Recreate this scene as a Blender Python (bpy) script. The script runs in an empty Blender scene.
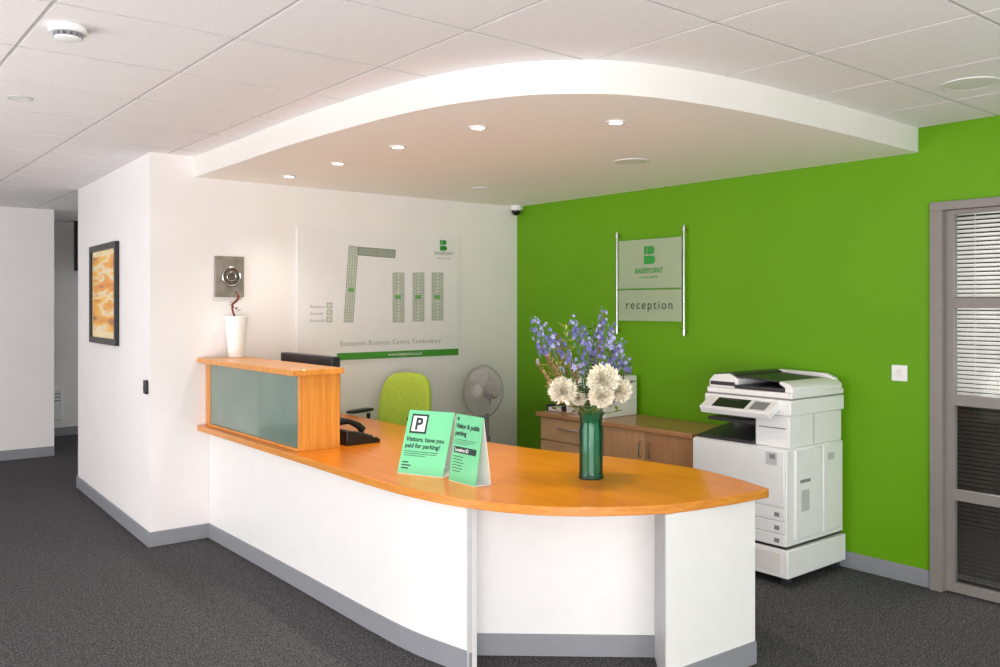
import bpy, bmesh, math, random
from mathutils import Vector, Matrix
random.seed(7)
S = bpy.context.scene
C = S.collection
PI = math.pi
# ------------------------------------------------------------------ camera frame
FPX, HCAM, HV = 870.0, 1.55, 305.0
FW = Vector((0.6291, 0.7773, 0)).normalized()
RT = Vector((FW.y, -FW.x, 0))
CAMP = Vector((0, 0, HCAM))
def ray(u, v): return FW + RT*((u-500)/FPX) + Vector((0, 0, (HV-v)/FPX))
def pt(u, v, d): return CAMP + ray(u, v)*d
def ony(u, v, Y): r = ray(u, v); return CAMP + r*(Y/r.y)
def onx(u, v, X): r = ray(u, v); return CAMP + r*(X/r.x)
def onz(u, v, Z): r = ray(u, v); return CAMP + r*((Z-HCAM)/r.z)
WY, GX, CZ, SZ = 5.741, 4.835, 2.53, 2.395   # white wall, green wall, ceiling, soffit

# ------------------------------------------------------------------ materials
def lin(c):
    out = []
    for x in c:
        x = x/255.0
        out.append(x/12.92 if x <= 0.04045 else ((x+0.055)/1.055)**2.4)
    return out
def _base(name):
    m = bpy.data.materials.new(name); m.use_nodes = True
    nt = m.node_tree; b = nt.nodes['Principled BSDF']
    return m, nt, b
def M(name, rgb, rough=0.5, metal=0.0, var=0.06, scale=12, bump=0.0, bscale=200, trans=0.0, emit=0, ecol=None, coat=0.0, spec=0.5, alpha=1.0):
    m, nt, b = _base(name)
    l = lin(rgb)
    tc = nt.nodes.new('ShaderNodeTexCoord')
    n = nt.nodes.new('ShaderNodeTexNoise'); n.inputs['Scale'].default_value = scale; n.inputs['Detail'].default_value = 4
    nt.links.new(tc.outputs['Object'], n.inputs['Vector'])
    r = nt.nodes.new('ShaderNodeValToRGB')
    r.color_ramp.elements[0].position = 0.3; r.color_ramp.elements[1].position = 0.7
    r.color_ramp.elements[0].color = [x*(1-var) for x in l]+[1]
    r.color_ramp.elements[1].color = [min(1, x*(1+var)) for x in l]+[1]
    nt.links.new(n.outputs['Fac'], r.inputs['Fac'])
    nt.links.new(r.outputs['Color'], b.inputs['Base Color'])
    b.inputs['Roughness'].default_value = rough; b.inputs['Metallic'].default_value = metal
    b.inputs['Transmission Weight'].default_value = trans
    b.inputs['Coat Weight'].default_value = coat
    b.inputs['Specular IOR Level'].default_value = spec
    b.inputs['Alpha'].default_value = alpha
    if emit:
        b.inputs['Emission Color'].default_value = list(lin(ecol or rgb))+[1]; b.inputs['Emission Strength'].default_value = emit
    if bump:
        n2 = nt.nodes.new('ShaderNodeTexNoise'); n2.inputs['Scale'].default_value = bscale; n2.inputs['Detail'].default_value = 3
        nt.links.new(tc.outputs['Object'], n2.inputs['Vector'])
        bp = nt.nodes.new('ShaderNodeBump'); bp.inputs['Strength'].default_value = bump; bp.inputs['Distance'].default_value = 0.004
        nt.links.new(n2.outputs['Fac'], bp.inputs['Height']); nt.links.new(bp.outputs['Normal'], b.inputs['Normal'])
    return m
def WOOD(name, c1, c2, stretch=(28, 1.6, 28), rough=0.3, coat=0.2, spec=.5):
    m, nt, b = _base(name)
    tc = nt.nodes.new('ShaderNodeTexCoord'); mp = nt.nodes.new('ShaderNodeMapping')
    mp.inputs['Scale'].default_value = stretch
    nt.links.new(tc.outputs['Object'], mp.inputs['Vector'])
    n = nt.nodes.new('ShaderNodeTexNoise'); n.inputs['Scale'].default_value = 1.5; n.inputs['Detail'].default_value = 7; n.inputs['Roughness'].default_value = 0.65; n.inputs['Distortion'].default_value = 0.5
    nt.links.new(mp.outputs['Vector'], n.inputs['Vector'])
    r = nt.nodes.new('ShaderNodeValToRGB')
    r.color_ramp.elements[0].position = 0.3; r.color_ramp.elements[1].position = 0.72
    r.color_ramp.elements[0].color = lin(c1)+[1]; r.color_ramp.elements[1].color = lin(c2)+[1]
    nt.links.new(n.outputs['Fac'], r.inputs['Fac']); nt.links.new(r.outputs['Color'], b.inputs['Base Color'])
    b.inputs['Roughness'].default_value = rough; b.inputs['Coat Weight'].default_value = coat; b.inputs['Coat Roughness'].default_value = 0.12
    b.inputs['Specular IOR Level'].default_value = spec
    return m
def CARPET():
    m, nt, b = _base('carpet')
    tc = nt.nodes.new('ShaderNodeTexCoord')
    n = nt.nodes.new('ShaderNodeTexNoise'); n.inputs['Scale'].default_value = 120; n.inputs['Detail'].default_value = 6; n.inputs['Roughness'].default_value = 0.85
    n3 = nt.nodes.new('ShaderNodeTexNoise'); n3.inputs['Scale'].default_value = 28.0; n3.inputs['Detail'].default_value = 6; n3.inputs['Roughness'].default_value = .85
    for k in (n, n3): nt.links.new(tc.outputs['Object'], k.inputs['Vector'])
    r = nt.nodes.new('ShaderNodeValToRGB')
    e = r.color_ramp.elements
    e[0].position = 0.40; e[0].color = lin((36, 35, 38))+[1]
    e[1].position = 0.62; e[1].color = lin((150, 147, 149))+[1]
    k = e.new(0.5); k.color = lin((80, 79, 82))+[1]
    nt.links.new(n.outputs['Fac'], r.inputs['Fac'])
    mx = nt.nodes.new('ShaderNodeMix'); mx.data_type = 'RGBA'; mx.blend_type = 'MULTIPLY'; mx.inputs['Factor'].default_value = 0.7
    r2 = nt.nodes.new('ShaderNodeValToRGB'); r2.color_ramp.elements[0].position = .40; r2.color_ramp.elements[1].position = .60
    r2.color_ramp.elements[0].color = (.5, .5, .5, 1); r2.color_ramp.elements[1].color = (1, 1, 1, 1)
    nt.links.new(n3.outputs['Fac'], r2.inputs['Fac'])
    nt.links.new(r.outputs['Color'], mx.inputs['A']); nt.links.new(r2.outputs['Color'], mx.inputs['B'])
    nt.links.new(mx.outputs['Result'], b.inputs['Base Color'])
    b.inputs['Roughness'].default_value = 0.95; b.inputs['Specular IOR Level'].default_value = 0.1
    bp = nt.nodes.new('ShaderNodeBump'); bp.inputs['Strength'].default_value = 0.4; bp.inputs['Distance'].default_value = 0.004
    nt.links.new(n.outputs['Fac'], bp.inputs['Height']); nt.links.new(bp.outputs['Normal'], b.inputs['Normal'])
    return m
def ART():
    m, nt, b = _base('abstract_art')
    tc = nt.nodes.new('ShaderNodeTexCoord'); mp = nt.nodes.new('ShaderNodeMapping'); mp.inputs['Scale'].default_value = (1, 1.2, 8)
    nt.links.new(tc.outputs['Object'], mp.inputs['Vector'])
    n = nt.nodes.new('ShaderNodeTexNoise'); n.inputs['Scale'].default_value = 1.0; n.inputs['Detail'].default_value = 2
    nt.links.new(mp.outputs['Vector'], n.inputs['Vector'])
    r = nt.nodes.new('ShaderNodeValToRGB')
    cols = [(.3, (180, 110, 40)), (.38, (246, 166, 30)), (.45, (248, 196, 66)), (.50, (246, 228, 194)), (.55, (246, 172, 40)), (.62, (240, 146, 24)), (.7, (170, 106, 48))]
    e = r.color_ramp.elements
    e[0].position = cols[0][0]; e[0].color = lin(cols[0][1])+[1]; e[1].position = cols[1][0]; e[1].color = lin(cols[1][1])+[1]
    for p, c in cols[2:]:
        k = e.new(p); k.color = lin(c)+[1]
    nt.links.new(n.outputs['Fac'], r.inputs['Fac']); nt.links.new(r.outputs['Color'], b.inputs['Base Color']); b.inputs['Roughness'].default_value = .35
    return m
def CLEARMIX(name, c1, c2, dif, fac, ior, rough):
    # thin see-through sheet: tinted transparency, some diffuse body, fresnel gloss
    m, nt, b = _base(name); nt.nodes.remove(b)
    out = nt.nodes['Material Output']
    n = nt.nodes.new('ShaderNodeTexNoise'); n.inputs['Scale'].default_value = 8
    r = nt.nodes.new('ShaderNodeValToRGB'); r.color_ramp.elements[0].color = tuple(c1)+(1,); r.color_ramp.elements[1].color = tuple(c2)+(1,)
    nt.links.new(n.outputs['Fac'], r.inputs['Fac'])
    t = nt.nodes.new('ShaderNodeBsdfTransparent'); nt.links.new(r.outputs['Color'], t.inputs['Color'])
    d = nt.nodes.new('ShaderNodeBsdfDiffuse'); d.inputs['Color'].default_value = tuple(dif)+(1,)
    x0 = nt.nodes.new('ShaderNodeMixShader'); x0.inputs['Fac'].default_value = fac
    nt.links.new(t.outputs[0], x0.inputs[1]); nt.links.new(d.outputs[0], x0.inputs[2])
    g = nt.nodes.new('ShaderNodeBsdfGlossy'); g.inputs['Roughness'].default_value = rough
    f = nt.nodes.new('ShaderNodeFresnel'); f.inputs['IOR'].default_value = ior
    x = nt.nodes.new('ShaderNodeMixShader')
    nt.links.new(f.outputs['Fac'], x.inputs['Fac']); nt.links.new(x0.outputs[0], x.inputs[1]); nt.links.new(g.outputs[0], x.inputs[2]); nt.links.new(x.outputs[0], out.inputs['Surface'])
    return m
WHITE_WALL = M('white_paint', (240, 236, 235), .7, var=.02, scale=3, bump=.05, bscale=150)
GREEN_WALL = M('green_paint', (100, 158, 2), .55, var=.03, scale=2, bump=.05, bscale=150, spec=.3)
SOFFIT = M('soffit_lit_white', (254, 249, 243), .75, var=.01, scale=3)  # panel white lightened on the underside, missing light put into the colour
FASCIA = M('fascia_shaded_white', (230, 226, 222), .75, var=.02, scale=3)  # same panel white, greyed on the edge to offset strong light there
TILE = M('ceiling_tile', (242, 238, 238), .9, var=.05, scale=110, bump=.15, bscale=240)
TBAR = M('ceiling_tbar', (206, 202, 201), .6)
BASEB = M('baseboard_grey', (140, 142, 148), .5, var=.03)
FLOORM = CARPET()
PANELW = M('desk_white_laminate', (238, 237, 236), .38, var=.015)
PANELG = M('desk_grey_edge', (182, 182, 184), .45)
COUNTER = WOOD('counter_beech', (212, 110, 10), (232, 138, 26), (26, 1.2, 26), .3, .35, .3)
COUNTERE = WOOD('counter_edge_beech', (196, 116, 34), (228, 156, 68), (10, 3, 60), .35)
ENDW = WOOD('end_panel_oak', (200, 124, 44), (228, 160, 74), (30, 30, 1.5), .35)
CABW = WOOD('cabinet_light_wood', (206, 162, 118), (224, 184, 142), (3, 3, 24), .4)
CABD = WOOD('cabinet_brown_wood', (178, 128, 86), (198, 150, 106), (30, 30, 2), .4)
CABM = WOOD('cabinet_mid_wood', (198, 150, 106), (216, 172, 128), (30, 30, 2), .4)
CABT = WOOD('worktop_brown_wood', (172, 122, 80), (196, 144, 100), (26, 1.5, 26), .35)
GLASSF = M('frosted_glass', (104, 128, 116), .16, var=.22, scale=1.6, coat=.6)
BLACK = M('black_plastic', (22, 22, 25), .35)
NAVY = M('dark_navy_plastic', (28, 31, 42), .4)
SCREEN = M('screen_dark', (12, 14, 18), .12)
CHROME = M('brushed_steel', (190, 190, 192), .25, 1.0)
SILVER = M('silver_plastic', (206, 202, 200), .4, .1)
FANP = M('fan_pole_grey', (150, 146, 144), .35, .3)
FANB = M('fan_blade_plastic', (190, 186, 184), .4)
WPLAST = M('white_plastic', (238, 238, 238), .4, var=.015)
OFFW = M('warm_white_plastic', (228, 226, 222), .4, var=.015)
GREYP = M('grey_plastic', (136, 136, 140), .45)
PALEG = M('pale_grey_plastic', (196, 196, 198), .45)
DGREY = M('dark_grey_plastic', (50, 50, 54), .45)
LIME = M('lime_fabric', (188, 218, 76), .85, var=.08, scale=60, bump=.3, bscale=350)
MINT = M('mint_card', (112, 204, 150), .5, var=.02)
INK = M('dark_ink', (24, 50, 44), .6)
INKW = M('white_ink', (245, 245, 245), .6)
PAPER = M('white_paper', (242, 242, 242), .6, var=.01)
CERAM = M('white_ceramic', (242, 240, 238), .25, var=.01)
TAUPE = M('taupe_frame', (136, 130, 126), .5, var=.04)
SLAT = M('blind_slat', (240, 238, 236), .5)
SLATD = M('reflection_dark_slat', (66, 60, 58), .45)  # slats darkened, the carpet reflection in the lower panes put into the colour
PANEM = CLEARMIX('window_pane', (.94,.95,.94), (.96,.97,.96), (.5,.5,.5), 0.0, 1.2, .03)
BOARD = M('map_board_acrylic', (238, 235, 236), .3, var=.01)
PLAN = M('plan_grey_green', (122, 130, 118), .6)
PLANF = M('plan_fill', (206, 211, 198), .6)
PLANG = M('plan_green_tag', (110, 170, 96), .6)
MAPINK = M('map_grey_ink', (140, 144, 140), .6)
SIGNG = M('sign_green', (40, 150, 54), .5)
SIGNP = CLEARMIX('sign_frosted', (.80,.95,.72), (.84,.97,.76), (.70,.76,.60), .42, 1.25, .15)
SIGNB = M('sign_band', (80, 140, 36), .35)
BRONZE = M('plaque_grey_metal', (148, 140, 132), .4, .4, var=.25, scale=18)
DISCM = M('plaque_dark_disc', (96, 88, 82), .35, .4, var=.2, scale=40)
FRAMEB = M('black_frame', (24, 22, 22), .4)
MATB = M('picture_mount', (246, 226, 180), .7)
ARTM = ART()
LAMP = M('lamp_lens', (255, 250, 240), .4, emit=9, ecol=(255, 246, 232))
VGLASS = CLEARMIX('green_vase_glass', (.46,.80,.68), (.56,.88,.76), (.05,.34,.22), .12, 1.3, .08)
STEM = M('stem_green', (82, 122, 60), .6)
STEMB = M('stem_brown', (120, 88, 60), .6)
DRYM = M('dried_beige', (176, 142, 96), .8, var=.25, scale=30)
LEAFM = M('leaf_dark_green', (64, 98, 48), .5, var=.25, scale=25)
LEAFY = M('leaf_yellow_green', (140, 148, 66), .5, var=.25, scale=25)
PURP = M('delphinium_blue_violet', (106, 104, 164), .7, var=.3, scale=40)
PURP2 = M('delphinium_pale', (160, 158, 202), .7, var=.25, scale=40)
MUM = M('cream_petals', (246, 240, 222), .7, var=.08, scale=30)
TWIG = M('red_brown_twig', (122, 48, 32), .6, var=.3, scale=30)

# ------------------------------------------------------------------ mesh builder
ROOTM = {}
class MB:
    def __init__(s): s.bm = bmesh.new(); s.mi = 0
    def add(s, verts, faces, X=None):
        vs = [s.bm.verts.new((X @ Vector(v)) if X is not None else Vector(v)) for v in verts]
        for f in faces:
            try:
                fc = s.bm.faces.new([vs[i] for i in f]); fc.material_index = s.mi
            except ValueError: pass
        return s
    def box(s, x0, x1, y0, y1, z0, z1, X=None):
        v = [(x0,y0,z0),(x1,y0,z0),(x1,y1,z0),(x0,y1,z0),(x0,y0,z1),(x1,y0,z1),(x1,y1,z1),(x0,y1,z1)]
        return s.add(v, [(0,3,2,1),(4,5,6,7),(0,1,5,4),(1,2,6,5),(2,3,7,6),(3,0,4,7)], X)
    def prism(s, poly, z0, z1, X=None, side_mi=None):
        n = len(poly)
        v = [(p[0],p[1],z0) for p in poly]+[(p[0],p[1],z1) for p in poly]
        s.add(v, [tuple(range(n))[::-1], tuple(range(n, 2*n))]+[(i,(i+1)%n,n+(i+1)%n,n+i) for i in range(n)], X)
        if side_mi is not None:
            s.bm.faces.ensure_lookup_table()
            for f in s.bm.faces[-n:]: f.material_index = side_mi
        return s
    def tube(s, pts, r, n=10, X=None, caps=True):
        pts = [Vector(p) for p in pts]
        rs = r if isinstance(r, (list, tuple)) else [r]*len(pts)
        verts, faces = [], []
        prev = None
        for i, p in enumerate(pts):
            t = (pts[min(i+1, len(pts)-1)]-pts[max(i-1, 0)]).normalized()
            a = prev if prev is not None else (Vector((0,0,1)) if abs(t.z) < .9 else Vector((1,0,0)))
            b = t.cross(a)
            if b.length < 1e-5: b = t.cross(Vector((0,1,0)))
            b.normalize(); a = b.cross(t).normalized(); prev = a
            for k in range(n):
                th = 2*PI*k/n
                verts.append(p+(a*math.cos(th)+b*math.sin(th))*rs[i])
        m = len(pts)
        for i in range(m-1):
            for k in range(n):
                faces.append((i*n+k, i*n+(k+1)%n, (i+1)*n+(k+1)%n, (i+1)*n+k))
        if caps:
            faces.append(tuple(range(n))[::-1]); faces.append(tuple(range((m-1)*n, m*n)))
        return s.add(verts, faces, X)
    def lathe(s, prof, c=(0,0,0), n=32, X=None):
        c = Vector(c); verts, faces = [], []
        for (r, z) in prof:
            for k in range(n):
                th = 2*PI*k/n
                verts.append(c+Vector((max(r,1e-4)*math.cos(th), max(r,1e-4)*math.sin(th), z)))
        for i in range(len(prof)-1):
            for k in range(n):
                faces.append((i*n+k, i*n+(k+1)%n, (i+1)*n+(k+1)%n, (i+1)*n+k))
        if prof[0][0] > 0 and prof[0] != prof[-1]: faces.append(tuple(range(n))[::-1])
        if prof[-1][0] > 0 and prof[0] != prof[-1]: faces.append(tuple(range((len(prof)-1)*n, len(prof)*n)))
        return s.add(verts, faces, X)
    def torus(s, c, R, r, X=None, n=40, m=8):
        c = Vector(c); verts, faces = [], []
        for i in range(n):
            a = 2*PI*i/n
            for j in range(m):
                b = 2*PI*j/m
                verts.append(c+Vector(((R+r*math.cos(b))*math.cos(a), (R+r*math.cos(b))*math.sin(a), r*math.sin(b))))
        for i in range(n):
            for j in range(m):
                faces.append((i*m+j, ((i+1)%n)*m+j, ((i+1)%n)*m+(j+1)%m, i*m+(j+1)%m))
        return s.add(verts, faces, X)
    def pad(s, t, w, h, X=None, e=.45, bend=0, K=14, N=40, taper=0):
        # cushion: thickness along x, width along y, height along z (half sizes)
        verts, faces = [], []
        sg = lambda q, p: math.copysign(abs(q)**p, q)
        for i in range(K+1):
            a = PI*i/K
            ss = max(abs(math.sin(a))**.4, 1e-3) if 0 < i < K else 1e-3
            off = t*sg(math.cos(a), .5)
            for k in range(N):
                th = 2*PI*k/N
                y = w*ss*sg(math.cos(th), e); z = h*ss*sg(math.sin(th), e)
                y *= 1-taper*z/h
                verts.append((off+bend*y*y, y, z))
        for i in range(K):
            for k in range(N):
                faces.append((i*N+k, i*N+(k+1)%N, (i+1)*N+(k+1)%N, (i+1)*N+k))
        return s.add(verts, faces, X)
    def quad(s, a, b, c, d, X=None): return s.add([a,b,c,d], [(0,1,2,3)], X)
    def text(s, body, size, X, align='LEFT', bold=0.0, spacing=1.0):
        cu = bpy.data.curves.new('tmp', 'FONT'); cu.body = body; cu.size = size; cu.align_x = align; cu.offset = bold*size; cu.resolution_u = 3; cu.space_character = spacing
        o = bpy.data.objects.new('tmp', cu); C.objects.link(o)
        dg = bpy.context.evaluated_depsgraph_get(); dg.update()
        me = bpy.data.meshes.new_from_object(o.evaluated_get(dg))
        s.add([v.co.copy() for v in me.vertices], [tuple(p.vertices) for p in me.polygons], X)
        bpy.data.objects.remove(o); bpy.data.curves.remove(cu); bpy.data.meshes.remove(me)
        return s
    def build(s, name, mat, parent=None, world=False, bevel=0, seg=2, smooth=True, ang=35, recalc=True):
        if recalc: bmesh.ops.recalc_face_normals(s.bm, faces=s.bm.faces)
        if world and parent is not None:
            r = parent
            while r.parent: r = r.parent
            s.bm.transform(ROOTM[r.name].inverted())
        me = bpy.data.meshes.new(name); s.bm.to_mesh(me); s.bm.free()
        for m in (mat if isinstance(mat, (list, tuple)) else [mat]): me.materials.append(m)
        if smooth:
            for p in me.polygons: p.use_smooth = True
            me.set_sharp_from_angle(angle=math.radians(ang))
        o = bpy.data.objects.new(name, me); C.objects.link(o)
        if parent: o.parent = parent
        if bevel:
            b = o.modifiers.new('bevel', 'BEVEL'); b.width = bevel; b.segments = seg; b.limit_method = 'ANGLE'; b.angle_limit = math.radians(40)
        return o
def thing(name, label, cat, loc=(0,0,0), rotz=0, group=None):
    o = bpy.data.objects.new(name, None); C.objects.link(o); o.empty_display_size = .1
    o.location = loc; o.rotation_euler = (0,0,rotz)
    ROOTM[o.name] = Matrix.Translation(Vector(loc)) @ Matrix.Rotation(rotz, 4, 'Z')
    return tag(o, label, cat, group)
def tag(o, label, cat, group=None):
    o['label'] = label; o['category'] = cat
    if group: o['group'] = group
    return o
def st(name, mb, mat, label, cat, **k):
    o = mb.build(name, mat, **k); o['kind'] = 'structure'; return tag(o, label, cat)
def fr(o, r, u):
    r = Vector(r).normalized(); u = Vector(u).normalized(); n = r.cross(u)
    return Matrix(((r.x,u.x,n.x,o[0]),(r.y,u.y,n.y,o[1]),(r.z,u.z,n.z,o[2]),(0,0,0,1)))
def catmull(P, n=10):
    P = [Vector(p) for p in P]; out = []
    for i in range(len(P)-1):
        p0 = P[i-1] if i else P[0]*2-P[1]; p1, p2 = P[i], P[i+1]; p3 = P[i+2] if i+2 < len(P) else P[-1]*2-P[-2]
        for k in range(n):
            t = k/n
            out.append(.5*((2*p1)+(p2-p0)*t+(2*p0-5*p1+4*p2-p3)*t*t+(3*p1-p0-3*p2+p3)*t**3))
    out.append(P[-1]); return out
def offs(path, d):
    out = []
    for i, p in enumerate(path):
        t = (path[min(i+1, len(path)-1)]-path[max(i-1, 0)]); t = Vector((t[0], t[1])).normalized()
        out.append(Vector((p[0]-t.y*d, p[1]+t.x*d)))
    return out
def ribbon(mb, path, z0, z1, d0, d1):
    return mb.prism(offs(path, d0)+offs(path, d1)[::-1], z0, z1)

# ================================================================== SETTING
A = Vector((1.763, WY)); q = onz(78, 487, 0); B = Vector((q.x, q.y))
st('floor', MB().box(-3.2, 6.6, -2.2, 12.2, -.05, 0), FLOORM, 'dark grey flecked carpet floor', 'floor', smooth=False)
# ceiling with lay-in tiles
mb = MB(); mb.box(-3.2, 6.6, -1.9, 12.2, CZ+.004, CZ+.06)
P = .61
for i in range(-7, 6):
    for j in range(-6, 16):
        cx, cy = 1.26+P*i+P/2, 2.49+P*j+P/2
        if cx > GX: continue
        a, b = .299, .296
        x1a = min(cx+a, GX); x1b = min(cx+b, GX-.005)
        v = [(cx-a,cy-a,CZ+.005),(x1a,cy-a,CZ+.005),(x1a,cy+a,CZ+.005),(cx-a,cy+a,CZ+.005),
             (cx-b,cy-b,CZ),(x1b,cy-b,CZ),(x1b,cy+b,CZ),(cx-b,cy+b,CZ)]
        mb.mi = 1; mb.add(v, [(4,5,6,7)]); mb.mi = 0; mb.add(v, [(0,1,5,4),(1,2,6,5),(2,3,7,6),(3,0,4,7)])
st('ceiling', mb, [TBAR, TILE], 'white suspended tile ceiling in a square grid', 'ceiling', smooth=False)
st('wall_back', MB().prism([A, (GX, WY), (GX, WY+.12), (A.x+.12, WY+.12)], 0, CZ+.02), WHITE_WALL, 'white wall behind the reception desk carrying the site map', 'wall', smooth=False)
st('wall_left', MB().prism([A, (A.x+.12, WY+.12), (B.x+.12, B.y), B], 0, CZ+.02), WHITE_WALL, 'white side wall with the framed picture', 'wall', smooth=False)
mb = MB(); DY0, DY1, DZ = 1.19, 2.214, 2.108
mb.box(GX, GX+.12, DY1, WY+.12, 0, CZ+.02); mb.box(GX, GX+.12, DY0, DY1, DZ, CZ+.02); mb.box(GX, GX+.12, -1.9, DY0, 0, CZ+.02)
st('wall_right', mb, GREEN_WALL, 'bright green wall behind the copier', 'wall', smooth=False)
st('wall_far', MB().box(-3.2, 2.067, 9.85, 10.0, 0, CZ+.02), WHITE_WALL, 'white wall at the end of the corridor on the left', 'wall', smooth=False)
st('wall_corridor', MB().box(-1, 6.6, 11.3, 11.4, 0, CZ+.02), WHITE_WALL, 'shaded white wall deep in the corridor', 'wall', smooth=False)
st('wall_office', MB().box(6.4, 6.5, -1.9, 5.8, 0, CZ+.02), DGREY, 'dark wall of the office behind the glazed door', 'wall', smooth=False)
# baseboards
bh = .095
dAB = (B-A).normalized(); nAB = Vector((-dAB.y, dAB.x))
st('baseboard_back', MB().box(A.x-.012, GX, WY-.014, WY, 0, bh), BASEB, 'grey skirting along the white wall', 'baseboard', bevel=.003)
st('baseboard_left', MB().prism([A+nAB*.014-dAB*.014, A-dAB*.0, B, B+nAB*.014], 0, bh), BASEB, 'grey skirting under the framed picture', 'baseboard', bevel=.003)
st('baseboard_right', MB().box(GX-.014, GX, DY1, WY-.014, 0, bh), BASEB, 'grey skirting along the green wall', 'baseboard', bevel=.003)
st('baseboard_far', MB().box(-3.2, 2.067, 9.836, 9.85, 0, .1), BASEB, 'grey skirting of the far corridor wall', 'baseboard', bevel=.003)
st('baseboard_corridor', MB().box(-1, 6.6, 11.286, 11.3, 0, .1), BASEB, 'grey skirting deep in the corridor', 'baseboard', bevel=.003)
# dropped soffit
sp = catmull([(2.045,WY,0),(2.04,5.0,0),(2.03,4.15,0),(2.085,3.25,0),(2.225,2.77,0),(2.42,2.52,0),(2.70,2.365,0),(3.25,2.28,0),(4.07,2.268,0),(GX,2.29,0)], 10)
mb = MB(); mb.prism([(p.x,p.y) for p in sp]+[(GX,WY)], SZ, CZ+.004, side_mi=1)
st('trim_1', mb, [SOFFIT, FASCIA], 'white dropped ceiling panel with a rounded corner above the desk', 'ceiling panel', ang=50)
# glazed door
mb = MB()
mb.box(GX-.03, GX+.13, DY1-.065, DY1-.001, 0, DZ-.046); mb.box(GX-.03, GX+.13, DY0+.001, DY0+.065, 0, DZ-.046); mb.box(GX-.03, GX+.13, DY0+.001, DY1-.001, DZ-.045, DZ-.001)
dr = st('door_1', mb, TAUPE, 'taupe framed glazed door with four panes in the green wall', 'door', smooth=False)
mb = MB(); ly0, ly1 = DY0+.066, DY1-.066; oy0, oy1 = ly0+.05, ly1-.045
mb.box(GX+.01, GX+.05, ly0, oy0, 0.005, DZ-.047); mb.box(GX+.01, GX+.05, oy1, ly1, .005, DZ-.047)
ops = [(.05,.5),(.555,1.01),(1.066,1.534),(1.588,2.04)]
zs = [(.005,.05),(.5,.555),(1.01,1.066),(1.534,1.588),(2.04,DZ-.047)]
for a, b in zs: mb.box(GX+.01, GX+.05, oy0+.0005, oy1-.0005, a, b)
lf = mb.build('door_leaf', TAUPE, dr, smooth=False)
for a, b in ops: MB().box(GX+.028, GX+.034, oy0, oy1, a, b).build('pane', PANEM, lf, smooth=False)
def blind(label, zb, zt, mat, tilt):
    bl = thing('venetian_blind', label, 'blind', (GX+.15, (DY0+DY1)/2, zb), 0, 'blinds behind the glazed door')
    H = zt-zb
    MB().box(-.016, .016, -.48, .48, H-.03, H).build('headrail', mat, bl, bevel=.003)
    mb = MB(); z = H-.05
    while z > .03:
        mb.quad((-.009,-.48,z-tilt),(-.009,.48,z-tilt),(.009,.48,z+tilt),(.009,-.48,z+tilt)); z -= .0235
    mb.build('slats', mat, bl, smooth=False, recalc=False)
    mb = MB()
    for y in (-.35, 0, .35): mb.tube([(0,y,.01),(0,y,H-.02)], .0015, 6)
    mb.build('cords', mat, bl)
    MB().box(-.012, .012, -.48, .48, 0, .014).build('bottom_rail', mat, bl)
blind('pale grey venetian blind behind the two upper panes of the glazed door', 1.03, 2.075, SLAT, .0085)
blind('venetian blind behind the two lower door panes, coloured dark for the carpet reflection', .03, 1.02, SLATD, .0075)

# ================================================================== RECEPTION DESK
T0, T1 = .718, .755
desk = thing('reception_desk', 'curved white reception desk with glossy orange wood countertop', 'reception desk', (2.6, 3.9, 0))
front = catmull([(2.066,WY-.003,0),(2.064,5.0,0),(2.06,4.2,0),(2.052,3.6,0),(2.065,3.2,0),(2.143,2.829,0),(2.338,2.513,0),(2.67,2.288,0),(2.975,2.215,0),(3.265,2.19,0)], 10)
back = catmull([(3.28,2.20,0),(3.37,2.48,0),(3.40,2.75,0),(3.33,3.17,0),(3.18,3.62,0),(3.12,4.1,0),(3.12,4.8,0),(3.12,WY-.003,0)], 10)
mb = MB(); mb.prism([(p.x,p.y) for p in front+back], T0, T1, side_mi=1)
mb.build('countertop', [COUNTER, COUNTERE], desk, world=True, bevel=.003, ang=50)
pl = catmull([(2.145,WY-.003,0),(2.145,5.0,0),(2.14,4.2,0),(2.135,3.6,0),(2.145,3.25,0),(2.2,2.905,0)], 12)
fp = ribbon(MB(), pl, 0, T0, 0, .03).build('front_panel', PANELW, desk, world=True, ang=50)
ribbon(MB(), pl, 0, bh, -.009, 0).build('kick_plate', BASEB, fp, world=True, ang=50)
mid = [Vector((2.335,3.075)), Vector((2.945,2.55))]
mp_ = ribbon(MB(), mid, 0, T0, 0, .03).build('recessed_panel', PANELW, desk, world=True)
ribbon(MB(), mid, 0, bh, -.009, 0).build('kick_plate', BASEB, mp_, world=True)
ribbon(MB(), [Vector((2.2,2.905)), Vector((2.335,3.075))], 0, T0, 0, .02).build('return_panel', PANELG, desk, world=True)
pyl = [(2.677,2.262),(3.232,2.236),(3.26,2.62),(2.945,2.55)]
ep = MB().prism(pyl, 0, T0).build('end_pier', PANELW, desk, world=True)
ribbon(MB(), [Vector(pyl[0]), Vector(pyl[1])], 0, bh, -.009, 0).build('kick_plate', BASEB, ep, world=True)
ribbon(MB(), [Vector(pyl[3]), Vector(pyl[0])], 0, T0, -.004, .0).build('edge_trim', PANELG, ep, world=True)
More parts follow.
